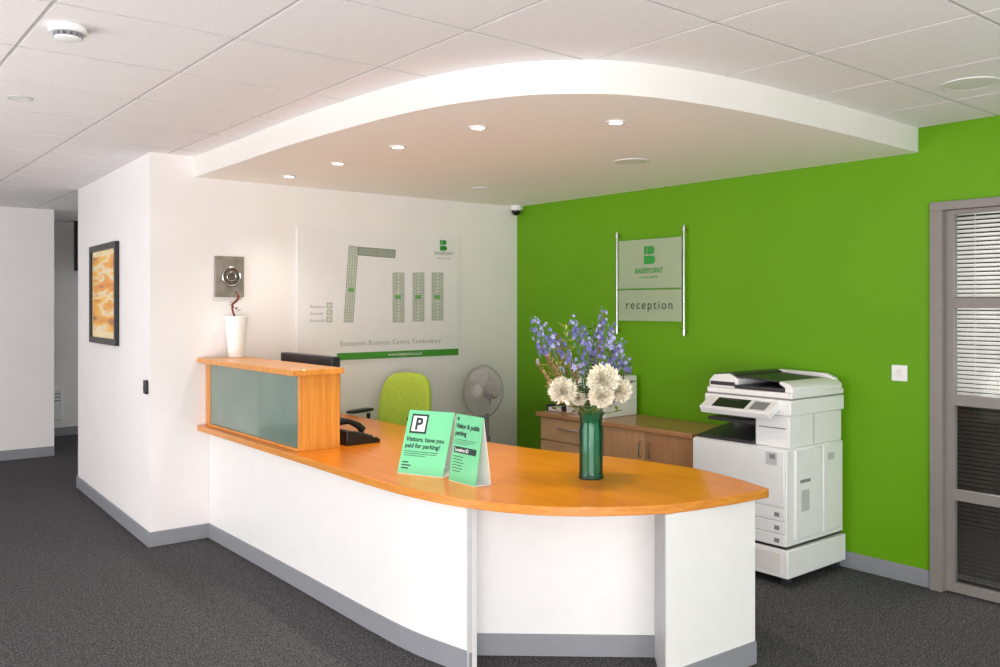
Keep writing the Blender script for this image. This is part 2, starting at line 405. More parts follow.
# raised transaction unit
RX0, RX1, RY0 = 2.062, 2.375, 4.315
mb = MB(); mb.box(RX0, RX1, RY0, WY-.003, 1.168, 1.2, None)
mb.build('raised_shelf', [ENDW], desk, world=True, bevel=.003)
MB().box(2.118, 2.362, RY0+.025, RY0+.05, T1, 1.168).build('end_panel', ENDW, desk, world=True, bevel=.002)
mb = MB(); mb.box(2.122, 2.15, WY-.075, WY-.003, T1, 1.168); mb.box(2.112, 2.15, RY0+.05, WY-.075, T1, T1+.014)
mb.build('glass_frame', ENDW, desk, world=True, bevel=.002)
MB().box(2.128, 2.14, RY0+.05, WY-.075, T1+.014, 1.168).build('glass_panel', GLASSF, desk, world=True)
MB().box(2.345, 2.362, RY0+.05, WY-.003, T1, 1.168).build('rear_panel', ENDW, desk, world=True)

# ================================================================== THINGS ON THE DESK
mon = thing('computer_monitor', 'black computer monitor standing behind the raised desk shelf', 'monitor', (2.56, 5.05, T1))
mb = MB(); mb.box(-.06, .0, -.355, .355, .10, .482); mb.build('housing', NAVY, mon, bevel=.008, seg=3)
MB().box(.0, .004, -.34, .34, .12, .47).build('screen', SCREEN, mon)
mb = MB(); mb.box(-.075, -.055, -.04, .04, .01, .30); mb.build('stand', BLACK, mon, bevel=.004)
MB().box(-.13, .1, -.13, .13, 0, .012).build('base', BLACK, mon, bevel=.004)

ph = thing('desk_telephone', 'black desk telephone beside the wooden end of the raised shelf', 'telephone', (2.52, 4.45, T1), 0)
X = Matrix.Rotation(PI/2, 4, 'X')
MB().prism([(-.11,0),(.11,0),(.11,.022),(-.09,.085),(-.11,.08)], -.1, .1, X).build('body', BLACK, ph, bevel=.005)
mb = MB()
mb.tube([(-.085,.07,.105),(-.06,.07,.118),(0,.07,.112),(.06,.07,.085),(.09,.07,.055)], [.02,.024,.015,.02,.024], 12)
mb.build('handset', BLACK, ph)
mb = MB()
for i in range(3):
    for j in range(4):
        x = .0+i*.028; y = -.075+j*.028; z0 = .085-(x+.09)*.315
        mb.box(x-.01, x+.01, y-.01, y+.01, z0-.01, z0+.006)
mb.build('keypad', DGREY, ph)
mb = MB(); mb.quad((-.075,-.08,.0815),(-.025,-.08,.0655),(-.025,.02,.0655),(-.075,.02,.0815)); mb.build('display', SCREEN, ph)
mb = MB(); mb.tube([(.09,.07,.05)]+[(.09+.03*math.sin(k*.4), .03+.012*math.sin(k*1.7)-.004*k, .018+.008*math.cos(k*1.7)) for k in range(26)], .003, 6)
mb.build('cord', BLACK, ph)

def card(label, p0, p1, tb, h, foot):
    p0 = Vector((p0[0],p0[1],T1+.001)); p1 = Vector((p1[0],p1[1],T1+.001))
    r = (p1-p0); w = r.length; r.normalize(); bk = Vector((-r.y, r.x, 0))
    if bk.dot(FW) < 0: bk = -bk
    root = thing('tent_card', label, 'sign', ((p0+p1)/2), 0, 'parking notices on the desk')
    up = bk*tb+Vector((0,0,h)); L = up.length
    X = fr(p0, r, up)
    fp = MB().box(0, w, 0, L, -.003, 0, X).build('front_panel', MINT, root, world=True)
    top0 = p0+up; f0 = p0+bk*foot
    X2 = fr(f0, r, (top0-f0)); L2 = (top0-f0).length
    MB().box(0, w, 0, L2-.004, -.003, 0, X2).build('rear_panel', PAPER, root, world=True)
    MB().box(0, w, -.001, .001, 0, foot, fr(p0, r, Vector((0,0,1))) @ Matrix.Scale(-1,4,(0,0,1))).build('base_flap', PAPER, root, world=True)
    return root, fp, X, w, L
def up_(X, x, y, e=.0012): return X @ Matrix.Translation((x, y, e))
root, fp, X, w, L = card('mint green parking sign with a large P, left of two on the desk', (2.213,3.508), (2.311,3.275), .107, .287, .19)
mb = MB(); mb.box(.022, .116, L-.112, L-.018, 0, .001, X); mb.build('logo_border', INK, fp, world=True, smooth=False)
mb = MB(); mb.box(.032, .106, L-.102, L-.028, 0, .0018, X); mb.build('logo_ground', INKW, fp, world=True, smooth=False)
mb = MB(); mb.text('P', .082, up_(X, .069, L-.094, .0026), 'CENTER', .03); mb.build('logo_letter', INK, fp, world=True, smooth=False)
mb = MB()
for i, tx in enumerate(['Visitors, have you', 'paid for parking?']): mb.text(tx, .0295, up_(X, .014, L-.150-i*.031), bold=.028)
mb.build('headline', INK, fp, world=True, smooth=False)
mb = MB()
for i, wd in enumerate([.19,.18,.12]): mb.box(.016, .016+wd, L-.200-i*.010, L-.1975-i*.010, 0, .001, X)
mb.build('small_print', INK, fp, world=True, smooth=False)
mb = MB()
for i, wd in enumerate([.035,.05,.04]): mb.box(.016, .016+wd, .052-i*.014, .058-i*.014, 0, .001, X)
mb.build('footer', INK, fp, world=True, smooth=False)
root, fp, X, w, L = card('mint green visitor and public parking sign, right of two on the desk', (2.302,3.215), (2.304,3.018), .045, .298, .085)
mb = MB()
for i, tx in enumerate(['Visitor & public', 'parking']): mb.text(tx, .0295, up_(X, .010, L-.062-i*.032), bold=.030, spacing=.95)
mb.build('headline', INK, fp, world=True, smooth=False)
mb = MB()
for i, wd in enumerate([.15,.14,.1]): mb.box(.014, .014+wd, L-.114-i*.009, L-.112-i*.009, 0, .001, X)
mb.build('small_print', INK, fp, world=True, smooth=False)
mb = MB()
for i, wd in enumerate([.075,.07,.08,.07,.075,.06]): mb.box(.014, .014+wd, L-.19-i*.013, L-.187-i*.013, 0, .001, X)
mb.build('footer', INK, fp, world=True, smooth=False)
mb = MB(); mb.box(.014, .028, L-.028, L-.014, 0, .001, X); mb.build('emblem', INK, fp, world=True, smooth=False)
mb = MB(); mb.box(.014, .176, L-.172, L-.144, 0, .001, X); db_ = mb.build('dark_bar', INK, fp, world=True, smooth=False)
mb = MB(); mb.text('Location ID', .021, up_(X, .022, L-.165, .0018), bold=.02); mb.build('bar_lettering', INKW, fp, world=True, smooth=False)

# vase on raised shelf
vz = 1.2
vp = Vector((2.29, 5.635, vz))
wv = thing('white_vase', 'tall tapered white vase on the raised desk shelf against the wall', 'vase', vp)
MB().lathe([(.048,0),(.052,.004),(.064,.14),(.078,.272),(.076,.275),(.072,.272),(.058,.14),(.046,.012),(0,.01)]).build('body', CERAM, wv)
tw = thing('dried_twig', 'curved dark red dried twig standing in the white vase', 'twig', vp+Vector((0,0,.03)))
MB().tube(catmull([(.01,.01,0),(.0,.0,.2),(-.025,-.01,.27),(-.03,-.01,.32),(.0,-.01,.35),(.012,-.005,.385),(-.004,0,.41)],6), [.007]*30+[.005]*7, 8).build('stem', TWIG, tw)
mb = MB()
for k in range(8):
    a = k*.9; X = Matrix.Translation((-.01+.012*math.cos(a),-.005+.01*math.sin(a),.275+.012*k)) @ Matrix.Rotation(a,4,'Z') @ Matrix.Rotation(-.5,4,'Y')
    mb.add([(0,0,0),(.02,.010,.004),(.042,0,0),(.02,-.010,.004)], [(0,1,2,3)], X)
mb.build('leaves', TWIG, tw, recalc=False)

# flower vase
fb = onz(591, 478, T1); fb.z = T1
gv = thing('glass_vase', 'tall green glass vase holding the flower bouquet on the desk', 'vase', fb)
mb = MB()
n = 48; prof = [(.055,0),(.058,.006),(.054,.03),(.054,.12),(.054,.22),(.050,.255),(.053,.28),(.064,.302)]
verts, faces = [], []
for (r, z) in prof+[(.062,.303),(.051,.28),(.048,.255),(.051,.22),(.051,.03),(.050,.012)]:
    for k in range(n):
        th = 2*PI*k/n; rr = r+.0008*math.cos(12*th)
        verts.append((rr*math.cos(th), rr*math.sin(th), z))
m_ = len(verts)//n
for i in range(m_-1):
    for k in range(n): faces.append((i*n+k, i*n+(k+1)%n, (i+1)*n+(k+1)%n, (i+1)*n+k))
faces.append(tuple(range(n))[::-1]); faces.append(tuple(range((m_-1)*n, m_*n)))
mb.add(verts, faces); mb.build('body', VGLASS, gv)
def stem_pts(tip, k):
    a = 2.4*k
    p0 = fb+Vector((.03*math.cos(a), .03*math.sin(a), .02)); p1 = fb+Vector((-.02*math.cos(a), -.02*math.sin(a), .28))
    side = tip-fb; p1 += Vector((side.x, side.y, 0))*.08
    mid = p1.lerp(tip, .5)+Vector((side.x, side.y, 0))*.12+Vector((random.uniform(-.012,.012),random.uniform(-.012,.012),0))
    return catmull([p0, p1, mid, tip], 6)
def along(sp_, back_):
    i = len(sp_)-1
    while i > 1 and back_ > (sp_[i]-sp_[i-1]).length: back_ -= (sp_[i]-sp_[i-1]).length; i -= 1
    seg = (sp_[i-1]-sp_[i]).normalized()
    return sp_[i]+seg*back_, -seg
idx = 0
for (u, v, d, ln) in [(533,316,4.05,.10),(545,324,3.93,.12),(558,334,4.1,.11),(573,316,4.02,.13),(583,326,3.9,.11),(604,309,4.0,.14),(612,324,4.08,.13),(622,340,3.95,.11),(538,340,3.95,.09),(566,350,3.88,.09),(590,342,4.1,.12),(599,336,3.88,.12),(615,356,3.9,.08),(580,352,3.95,.10),(627,356,4.05,.08)]:
    tip = pt(u, v, d); sp_ = stem_pts(tip, idx); idx += 1
    o = thing('delphinium', 'blue violet delphinium spike in the green glass vase', 'flower', sp_[0], 0, 'delphiniums in the bouquet')
    MB().tube(sp_, [.003]*(len(sp_)-1)+[.0015], 6).build('stem', STEMB if idx % 3 == 0 else STEM, o, world=True)
    mb = MB(); nf = int(ln*185)
    for j in range(nf):
        t = j/nf
        base, dirv = along(sp_, ln*(1-t)); a = j*2.4+random.uniform(-.5,.5)
        sz = .018*(1-t*.55)*random.uniform(.75,1.2); rad = .033*(1-t*.7)*random.uniform(.4,1.45)
        s1 = dirv.cross(Vector((1,.3,.1))).normalized(); s2 = dirv.cross(s1)
        out = (s1*math.cos(a)+s2*math.sin(a))
        c = base+out*rad+dirv*random.uniform(-.006,.014); nrm = (out+dirv*random.uniform(-.1,.6)).normalized()
        e1 = nrm.cross(Vector((.1,.2,1))).normalized(); e2 = nrm.cross(e1)
        mb.mi = random.choice([0,0,1])
        for k in range(5):
            b = k*2*PI/5+a
            d1 = e1*math.cos(b)+e2*math.sin(b); d2 = e1*math.cos(b+.6)+e2*math.sin(b+.6); d3 = e1*math.cos(b-.6)+e2*math.sin(b-.6)
            mb.add([c, c+d2*sz*.6+nrm*.004, c+d1*sz+nrm*.002, c+d3*sz*.6+nrm*.004], [(0,1,2,3)])
    mb.build('florets', [PURP, PURP2], o, world=True, recalc=False, smooth=False)
for (u, v, d, r, lab) in [(563,391,3.92,.068,'round cream chrysanthemum bloom at the left of the bouquet'),(603,379,3.86,.072,'large cream chrysanthemum bloom facing front, highest in the bouquet'),(619,390,3.96,.062,'cream chrysanthemum bloom at the right edge of the bouquet'),(601,396,3.84,.058,'cream chrysanthemum bloom low over the vase rim, right of centre'),(578,398,3.96,.042,'small cream chrysanthemum bloom low in the middle of the bouquet')]:
    c = pt(u, v, d); sp_ = stem_pts(c, idx); idx += 1
    o = thing('chrysanthemum', lab, 'flower', sp_[0], 0, 'cream chrysanthemums in the bouquet')
    MB().tube(sp_, .004, 6).build('stem', STEM, o, world=True)
    mb = MB(); N = 620
    ax = (CAMP-c).normalized()*.25+Vector((0,0,.9)); ax.normalize(); e1 = ax.cross(Vector((1,0,0))).normalized(); e2 = ax.cross(e1)
    for j in range(N):
        y = 1-1.85*j/N; a = j*2.39996; rr = math.sqrt(max(0, 1-y*y))
        dr_ = (e1*math.cos(a)+e2*math.sin(a))*rr+ax*y
        dr_ = (dr_+Vector((random.uniform(-.2,.2),random.uniform(-.2,.2),random.uniform(-.2,.2)))).normalized()
        rv = Vector((random.uniform(-1,1),random.uniform(-1,1),random.uniform(-1,1)))
        tn = (ax*.5+rv*.7); tn = tn-dr_*tn.dot(dr_); tn.normalize()
        sd = dr_.cross(tn).normalized()
        R = r*random.uniform(.70, 1.12)
        b0 = c+dr_*R*.35; m1 = c+dr_*R*.8-tn*r*.05; tp = c+dr_*R*.98+tn*r*random.uniform(.05,.3)
        w_ = r*random.uniform(.05,.085)
        mb.add([b0-sd*w_*.6, b0+sd*w_*.6, m1+sd*w_, tp, m1-sd*w_], [(0,1,2,3,4)])
    mb.build('petals', MUM, o, world=True, recalc=False, smooth=False)
for (u, v, d) in [(545,352,4.0),(628,362,4.05),(572,362,4.1),(622,410,3.95),(552,408,4.0),(578,408,3.86),(546,382,4.05),(592,322,4.05),(632,380,4.05),(565,326,4.0),(613,340,4.1),(585,366,3.9),(550,334,4.1),(575,376,3.92),(594,360,4.0)]:
    tip = pt(u, v, d); sp_ = stem_pts(tip, idx); idx += 1
    o = thing('leaf_sprig', 'green leafy sprig among the flowers in the green glass vase', 'foliage', sp_[0], 0, 'leaf sprigs in the bouquet')
    MB().tube(sp_, .0025, 6).build('stem', STEMB if idx % 2 else STEM, o, world=True)
    mb = MB()
    for j in range(18):
        p, _ = along(sp_, .2*(1-j/18))
        if p.z < fb.z+.31: continue
        X = Matrix.Translation(p) @ Matrix.Rotation(j*2.1+idx,4,'Z') @ Matrix.Rotation(-random.uniform(-.2,.9),4,'Y')
        l = random.uniform(.03,.06)
        mb.add([(0,0,0),(l*.4,.009,.005),(l,0,-.004),(l*.4,-.009,.005)], [(0,1,2),(0,2,3)], X)
    mb.build('leaves', LEAFY if idx % 3 == 0 else LEAFM, o, world=True, recalc=False, smooth=False)
for (u, v, d) in [(548,356,3.9),(556,362,3.94),(536,362,4.0),(566,356,3.92),(578,366,3.9),(543,372,3.9)]:
    tip = pt(u, v, d); sp_ = stem_pts(tip, idx); idx += 1
    o = thing('dried_sprig', 'beige brown dried sprig at the left of the flower bouquet', 'dried sprig', sp_[0], 0, 'dried sprigs in the bouquet')
    MB().tube(sp_, .0022, 6).build('stem', STEMB, o, world=True)
    mb = MB()
    for j in range(30):
        p, dv = along(sp_, .12*(1-j/30)); a = j*2.4
        X = Matrix.Translation(p) @ Matrix.Rotation(a,4,'Z') @ Matrix.Rotation(-random.uniform(.2,1.1),4,'Y')
        l = random.uniform(.014,.03)
        mb.add([(0,0,0),(l*.6,.0045,.001),(l,0,0),(l*.6,-.0045,.001)], [(0,1,2),(0,2,3)], X)
    mb.build('seed_heads', DRYM, o, world=True, recalc=False, smooth=False)

# ================================================================== OFFICE CHAIR
ch = thing('office_chair', 'lime green swivel office chair behind the reception desk', 'chair', (3.27, 5.32, 0), math.radians(198))
MB().pad(.045, .23, .23, Matrix.Translation((0,0,.47)) @ Matrix.Rotation(PI/2,4,'Y')).build('seat', LIME, ch)
MB().pad(.035, .235, .27, Matrix.Translation((-.235,0,.785)) @ Matrix.Rotation(-.12,4,'Y'), e=.6, bend=.7, taper=.06).build('backrest', LIME, ch)
mb = MB(); mb.tube(catmull([(-.05,0,.42),(-.22,0,.42),(-.285,0,.5),(-.275,0,.72)],5), .018, 10); mb.build('back_support', BLACK, ch)
MB().box(-.1,.1,-.08,.08,.39,.425).build('seat_plate', BLACK, ch, bevel=.006)
mb = MB(); mb.tube([(0,0,.1),(0,0,.25)], .03, 16); mb.tube([(0,0,.25),(0,0,.4)], .018, 16); mb.build('gas_column', BLACK, ch)
for sgn in (-1, 1):
    mb = MB(); mb.tube(catmull([(-.10,sgn*.16,.42),(-.11,sgn*.25,.45),(-.12,sgn*.28,.6),(-.12,sgn*.28,.75)],5), .014, 8); mb.build('arm_post', BLACK, ch)
    MB().pad(.013, .034, .13, Matrix.Translation((-.03,sgn*.28,.776 if sgn < 0 else .765)) @ Matrix.Rotation(PI/2,4,'Y')).build('armrest', BLACK, ch)
for k in range(5):
    a = k*2*PI/5+.3
    lg = MB().tube([(0,0,.12),(.15*math.cos(a),.15*math.sin(a),.105),(.28*math.cos(a),.28*math.sin(a),.075)], [.03,.024,.016], 10).build('leg', BLACK, ch)
    mb = MB(); c = Vector((.28*math.cos(a),.28*math.sin(a),.028)); t = Vector((-math.sin(a),math.cos(a),0))
    mb.tube([c-t*.024, c+t*.024], .028, 16); mb.tube([c, c+Vector((0,0,.05))], .008, 8); mb.build('caster', BLACK, lg)

# ================================================================== FAN
fan = thing('pedestal_fan', 'silver pedestal fan standing in the corner beyond the office chair', 'fan', (4.22, 5.38, 0), math.radians(192))
MB().lathe([(.19,0),(.19,.012),(.17,.025),(.05,.04),(.03,.06),(.0,.06)]).build('base', SILVER, fan)
mb = MB(); mb.tube([(0,0,.05),(0,0,.5)], .022, 14); mb.tube([(0,0,.5),(0,0,.80)], .017, 14); mb.lathe([(.028,.48),(.03,.5),(.028,.52)], n=16); mb.build('pole', FANP, fan)
Xf = Matrix.Translation((0.02,0,.872)) @ Matrix.Rotation(-.12,4,'Y') @ Matrix.Rotation(PI/2,4,'Y')   # local z -> facing +x
mh = MB().lathe([(.0,-.13),(.045,-.125),(.062,-.09),(.062,-.02),(.05,.0),(0,.0)], n=24, X=Xf).build('motor_housing', FANP, fan)
MB().box(-.025,.025,-.03,.03,.77,.83).build('tilt_joint', FANP, fan, bevel=.006)
def guard(zs):
    mb = MB(); R = .2
    mb.torus((0,0,.03), R, .006, Xf)
    for r, z in zs: mb.torus((0,0,z), r, .0022, Xf, 40, 6)
    for k in range(40):
        a = 2*PI*k/40
        mb.tube([(R*math.cos(a),R*math.sin(a),.03)]+[(r*math.cos(a+.1),r*math.sin(a+.1),z) for r, z in zs], .0018, 5, Xf)
    return mb
g = guard([(.185,.065),(.12,.085),(.05,.092)])
g.lathe([(0,.089),(.048,.089),(.045,.099),(0,.101)], n=24, X=Xf); g.build('front_guard', SILVER, fan)
guard([(.185,.0),(.12,-.018),(.06,-.022)]).build('rear_guard', SILVER, fan)
hb = MB().lathe([(0,.005),(.035,.005),(.032,.06),(0,.066)], n=24, X=Xf).build('hub', FANB, fan)
for k in range(4):
    a = k*PI/2+.3; mb = MB(); vs = []
    for i in range(6):
        r = .03+.145*i/5; wd = .4+.18*math.sin(i/5*PI)
        for j in range(5):
            th = a+(j/4-.5)*2*wd; vs.append((r*math.cos(th), r*math.sin(th), .035+(j/4-.5)*.04))
    mb.add(vs, [(i*5+j,(i+1)*5+j,(i+1)*5+j+1,i*5+j+1) for i in range(5) for j in range(4)], Xf)
    mb.build('blade', FANB, fan, recalc=False)

# ================================================================== CABINETS
CX0 = 4.375
dc = thing('drawer_cabinet', 'light wood drawer cabinet against the green wall, left of the cupboard', 'cabinet', (4.6, 4.595, 0))
MB().box(CX0+.02, 4.815, 4.275, 4.92, 0.0, .714).build('body', CABW, dc, world=True, bevel=.002)
for i in range(4):
    z0 = .03+i*.171
    dw = MB().box(CX0, CX0+.02, 4.28, 4.915, z0, z0+.163).build('drawer', CABW, dc, world=True, bevel=.002)
    mb = MB(); mb.tube(catmull([(CX0,4.50,z0+.1),(CX0-.022,4.51,z0+.1),(CX0-.022,4.69,z0+.1),(CX0,4.70,z0+.1)],4), .006, 8); mb.build('handle', CHROME, dw, world=True)
cb = thing('cupboard', 'brown wood two door cupboard against the green wall beside the copier', 'cabinet', (4.6, 3.87, 0))
MB().box(CX0+.02, 4.815, 3.48, 4.265, 0.0, .714).build('body', CABD, cb, world=True, bevel=.002)
for i, (a, b, m) in enumerate([(3.485,3.87,CABD),(3.877,4.26,CABM)]):
    d_ = MB().box(CX0, CX0+.02, a, b, .03, .71).build('door', m, cb, world=True, bevel=.002)
    yy = 3.83 if i == 0 else 3.915
    MB().tube([(CX0-.002,yy,.54),(CX0-.02,yy,.545),(CX0-.02,yy,.635),(CX0-.002,yy,.64)], .005, 8).build('handle', CHROME, d_, world=True)
wt = MB().box(4.345, 4.825, 3.465, 4.94, .714, .745).build('worktop', CABT, bevel=.003)
tag(wt, 'long brown wood top over the drawers and cupboard along the green wall', 'worktop')
pr = thing('desktop_printer', 'small white desktop printer on the brown worktop behind the flowers', 'printer', (4.63, 4.53, .745))
mb = MB(); mb.prism([(-.17,.0),(.17,0),(.17,.29),(-.08,.29),(-.17,.22)], -.2, .2, Matrix.Rotation(PI/2,4,'X')); mb.build('body', WPLAST, pr, bevel=.008, seg=3)
MB().box(-.175,-.168,-.17,.17,.03,.105).build('paper_tray', OFFW, pr, bevel=.003)
MB().box(-.178,-.168,-.14,.14,.135,.2).build('output_slot', DGREY, pr, bevel=.002)
mb = MB(); mb.box(-.05,.14,-.14,.14,.289,.294); mb.build('top_recess', GREYP, pr, bevel=.002)
mb = MB(); mb.box(-.13,.14,-.2012,-.199,.108,.112); mb.build('side_seam', PALEG, pr)
lt = thing('letter_tray', 'low grey letter tray at the far end of the brown worktop', 'tray', (4.60, 4.84, .745))
mb = MB(); mb.box(-.16,.16,-.085,.085,0,.004); mb.box(-.16,.16,-.085,-.08,0,.05); mb.box(-.16,.16,.08,.085,0,.05); mb.box(.154,.16,-.085,.085,0,.05); mb.build('body', DGREY, lt, bevel=.001)
MB().box(-.15,.15,-.075,.075,.004,.03).build('papers', PAPER, lt)

# ================================================================== COPIER
cp = thing('photocopier', 'large white multifunction photocopier standing against the green wall', 'photocopier', (4.5, 3.03, 0))
W = dict(world=True)
YZX = Matrix(((0,0,1,0),(1,0,0,0),(0,1,0,0),(0,0,0,1)))   # prism drawn in (y, z), extruded along x
MB().box(4.205, 4.805, 2.700, 3.352, .05, .205).build('base_cabinet', WPLAST, cp, bevel=.006, seg=2, **W)
MB().box(4.225, 4.795, 2.725, 3.345, .205, .222).build('base_gap', DGREY, cp, **W)
MB().box(4.202, 4.206, 2.74, 3.31, .075, .185).build('base_panel', OFFW, cp, bevel=.002, **W)
for x in (4.25, 4.75):
    for y in (2.74, 3.31):
        mb = MB(); mb.tube([(x-.015,y,.025),(x+.015,y,.025)], .025, 14); mb.tube([(x,y,.03),(x,y,.055)], .012, 8); mb.build('caster', DGREY, cp, **W)
bd = MB().box(4.215, 4.80, 2.715, 3.35, .22, .755).build('body', WPLAST, cp, bevel=.008, seg=3, **W)
for z0, z1 in ((.225,.288),(.294,.358),(.364,.43)):
    d_ = MB().box(4.20, 4.222, 2.72, 3.345, z0, z1).build('paper_drawer', WPLAST, cp, bevel=.003, **W)
    MB().box(4.193, 4.202, 2.93, 3.13, z1-.024, z1-.01).build('drawer_grip', GREYP, d_, **W)
    MB().box(4.197, 4.2, 2.75, 2.78, z1-.045, z1-.022).build('size_label', GREYP, d_, **W)
MB().box(4.20, 4.222, 2.72, 3.345, .437, .75).build('front_door', WPLAST, cp, bevel=.006, **W)
mb = MB(); mb.box(4.198,4.201,2.765,2.835,.665,.735); mb.build('warning_label', PALEG, cp, **W)
mb = MB(); mb.box(4.196,4.199,2.775,2.81,.70,.725); mb.build('dark_label', GREYP, cp, **W)
mb = MB(); mb.box(4.2095,4.2145,2.72,3.345,.590,.594); mb.build('door_seam', GREYP, cp, **W)
sd = MB().box(4.29, 4.56, 2.703, 2.718, .25, .745).build('side_door', WPLAST, cp, bevel=.006, **W)
sd2 = MB().box(4.57, 4.77, 2.703, 2.718, .25, .745).build('side_panel', WPLAST, cp, bevel=.006, **W)
mb = MB(); mb.box(4.33,4.43,2.701,2.704,.56,.578); mb.build('grip', GREYP, sd, **W)
mb = MB(); mb.box(4.34,4.42,2.701,2.704,.40,.52); mb.build('notice', PALEG, sd, **W)
mb = MB(); mb.box(4.61,4.68,2.701,2.704,.66,.70); mb.build('rating_label', PALEG, sd2, **W)
MB().box(4.26, 4.80, 2.725, 2.945, .755, .935).build('side_column', WPLAST, cp, bevel=.006, seg=3, **W)
mb = MB(); mb.box(4.256,4.261,2.75,2.92,.86,.866); mb.build('column_line', GREYP, cp, **W)
mb = MB(); mb.box(4.50,4.504,2.7235,2.726,.76,.93); mb.build('column_seam', GREYP, cp, **W)
MB().box(4.60, 4.80, 2.945, 3.345, .755, .935).build('rear_housing', OFFW, cp, bevel=.004, **W)
mb = MB(); mb.prism([(4.24,.757),(4.60,.757),(4.60,.82),(4.42,.80),(4.24,.772)], -3.335, -2.95, Matrix.Rotation(PI/2,4,'X')); mb.build('output_tray', DGREY, cp, bevel=.004, **W)
mb = MB(); mb.box(4.26,4.60,2.955,3.28,.865,.885); mb.build('inner_bridge', DGREY, cp, bevel=.004, **W)
MB().box(4.245, 4.80, 2.708, 3.29, .937, 1.022).build('scanner', WPLAST, cp, bevel=.006, seg=3, **W)
MB().box(4.26, 4.79, 2.715, 3.28, 1.02, 1.03).build('scanner_gap', GREYP, cp, **W)
Xc = Matrix.Translation((4.25,0,1.0)) @ Matrix.Rotation(-.5,4,'Y') @ Matrix.Rotation(PI,4,'Z')
mb = MB(); mb.box(0,.12,-3.25,-2.78,-.03,.014,Xc); pn = mb.build('control_panel', WPLAST, cp, bevel=.006, seg=3, **W)
MB().box(.014,.102,-3.17,-2.95,.013,.0165,Xc).build('touch_screen', SCREEN, pn, **W)
mb = MB(); mb.box(.02,.095,-2.92,-2.82,.013,.016,Xc); mb.build('key_area', GREYP, pn, **W)
mb = MB(); mb.box(4.26,4.80,2.71,3.285,1.03,1.062); lid = mb.build('document_lid', WPLAST, cp, bevel=.006, seg=3, **W)
mb = MB(); mb.prism([(3.08,1.06),(3.285,1.06),(3.285,1.10),(3.25,1.135),(3.14,1.145),(3.08,1.115)], 4.28, 4.79, YZX); fd = mb.build('document_feeder', WPLAST, lid, bevel=.008, seg=3, **W)
mb = MB(); mb.prism([(3.095,1.138),(3.14,1.1465),(3.248,1.1375),(3.248,1.1405),(3.14,1.150),(3.095,1.143)], 4.30, 4.77, YZX); mb.build('feeder_cover', DGREY, lid, **W)
mb = MB(); mb.box(4.275,4.282,3.10,3.27,1.074,1.096); mb.build('feeder_slot', DGREY, lid, **W)
mb = MB(); mb.prism([(2.77,1.064),(3.10,1.064),(3.10,1.084),(2.77,1.084)], 4.275, 4.76, YZX); mb.build('exit_recess', DGREY, lid, bevel=.003, **W)
mb = MB(); mb.prism([(2.80,1.112),(2.80,1.12),(3.12,1.138),(3.12,1.124)], 4.30, 4.75, YZX); mb.build('feed_tray', DGREY, lid, bevel=.003, **W)
mb = MB(); mb.prism([(2.715,1.06),(2.715,1.09),(2.74,1.112),(2.80,1.123),(2.80,1.105),(2.765,1.088),(2.765,1.06)], 4.275, 4.79, YZX); mb.build('tray_end', WPLAST, lid, bevel=.005, **W)
mb = MB(); mb.prism([(2.74,1.06),(2.74,1.12),(2.80,1.145),(3.12,1.152),(3.12,1.06)], 4.755, 4.79, YZX); mb.build('tray_side', WPLAST, lid, bevel=.005, **W)

# ================================================================== WALL ITEMS
# site map board
bx0, bx1, bz0, bz1 = 2.779, 4.20, 1.143, 2.106
mpb = thing('map_board', 'large pale site map board on the white wall', 'sign', (3.49, WY, 1.62))
MB().box(bx0, bx1, WY-.012, WY-.002, bz0, bz1).build('panel', BOARD, mpb, **W)
def wp(u, v, e=.0135): return ony(u, v, WY-e)
def line(mb, a, b, w, e=.0135):
    a = Vector((a.x, WY-e, a.z)); b = Vector((b.x, WY-e, b.z)); d_ = (b-a).normalized(); n_ = Vector((-d_.z,0,d_.x))*w
    mb.quad(a-n_, b-n_, b+n_, a+n_)
def strip(ml, mf, c, n, cols=1, gap=.0):
    P4 = [wp(*p) for p in c]  # tl,tr,br,bl
    e = .013; mf.quad(*[Vector((p.x, WY-e, p.z)) for p in P4])
    for i in range(4): line(ml, P4[i], P4[(i+1)%4], .0022)
    for i in range(1, n): t = i/n; line(ml, P4[0].lerp(P4[3], t), P4[1].lerp(P4[2], t), .0013)
    for i in range(1, cols): t = i/cols; line(ml, P4[0].lerp(P4[1], t), P4[3].lerp(P4[2], t), .0016 if cols < 3 else .0013)
    # small door marks inside the rooms
    if cols > 1:
        for i in range(n):
            t = (i+.5)/n; a = P4[0].lerp(P4[3], t); b = P4[1].lerp(P4[2], t)
            line(ml, a.lerp(b, .5/cols-.07), a.lerp(b, .5/cols+.07), .003)
            line(ml, a.lerp(b, 1-.5/cols-.07), a.lerp(b, 1-.5/cols+.07), .003)
def plan_block(cs, tag_at=None):
    ml, mf = MB(), MB()
    for c, n, cols in cs: strip(ml, mf, c, n, cols)
    f = mf.build('plan_block', PLANF, mpb, smooth=False, recalc=False, **W)
    ml.build('plan_outline', PLAN, f, smooth=False, recalc=False, **W)
    if tag_at:
        u, v = tag_at; ps = [wp(u-3, v-2), wp(u+3, v-2), wp(u+3, v+2), wp(u-3, v+2)]
        MB().quad(*[Vector((p.x, WY-.0140, p.z)) for p in ps]).build('plan_tag', PLANG, f, smooth=False, recalc=False, **W)
plan_block([([(349,246),(358,247),(353,322),(344,322)], 24, 2), ([(358,247),(358.2,255),(395,258),(395.5,250)], 2, 14)], (351,290))
plan_block([([(393,273),(404,273),(404,322),(393,322)], 14, 3)], (398,297))
plan_block([([(413,273),(424,273),(424,321),(413,321)], 14, 3)], (418,297))
plan_block([([(432,273),(443,273),(443,320),(432,320)], 14, 3)], (437,297))
for v in (306,313,320): plan_block([([(327,v-3),(332,v-3),(332,v+2),(327,v+2)], 1, 1)])
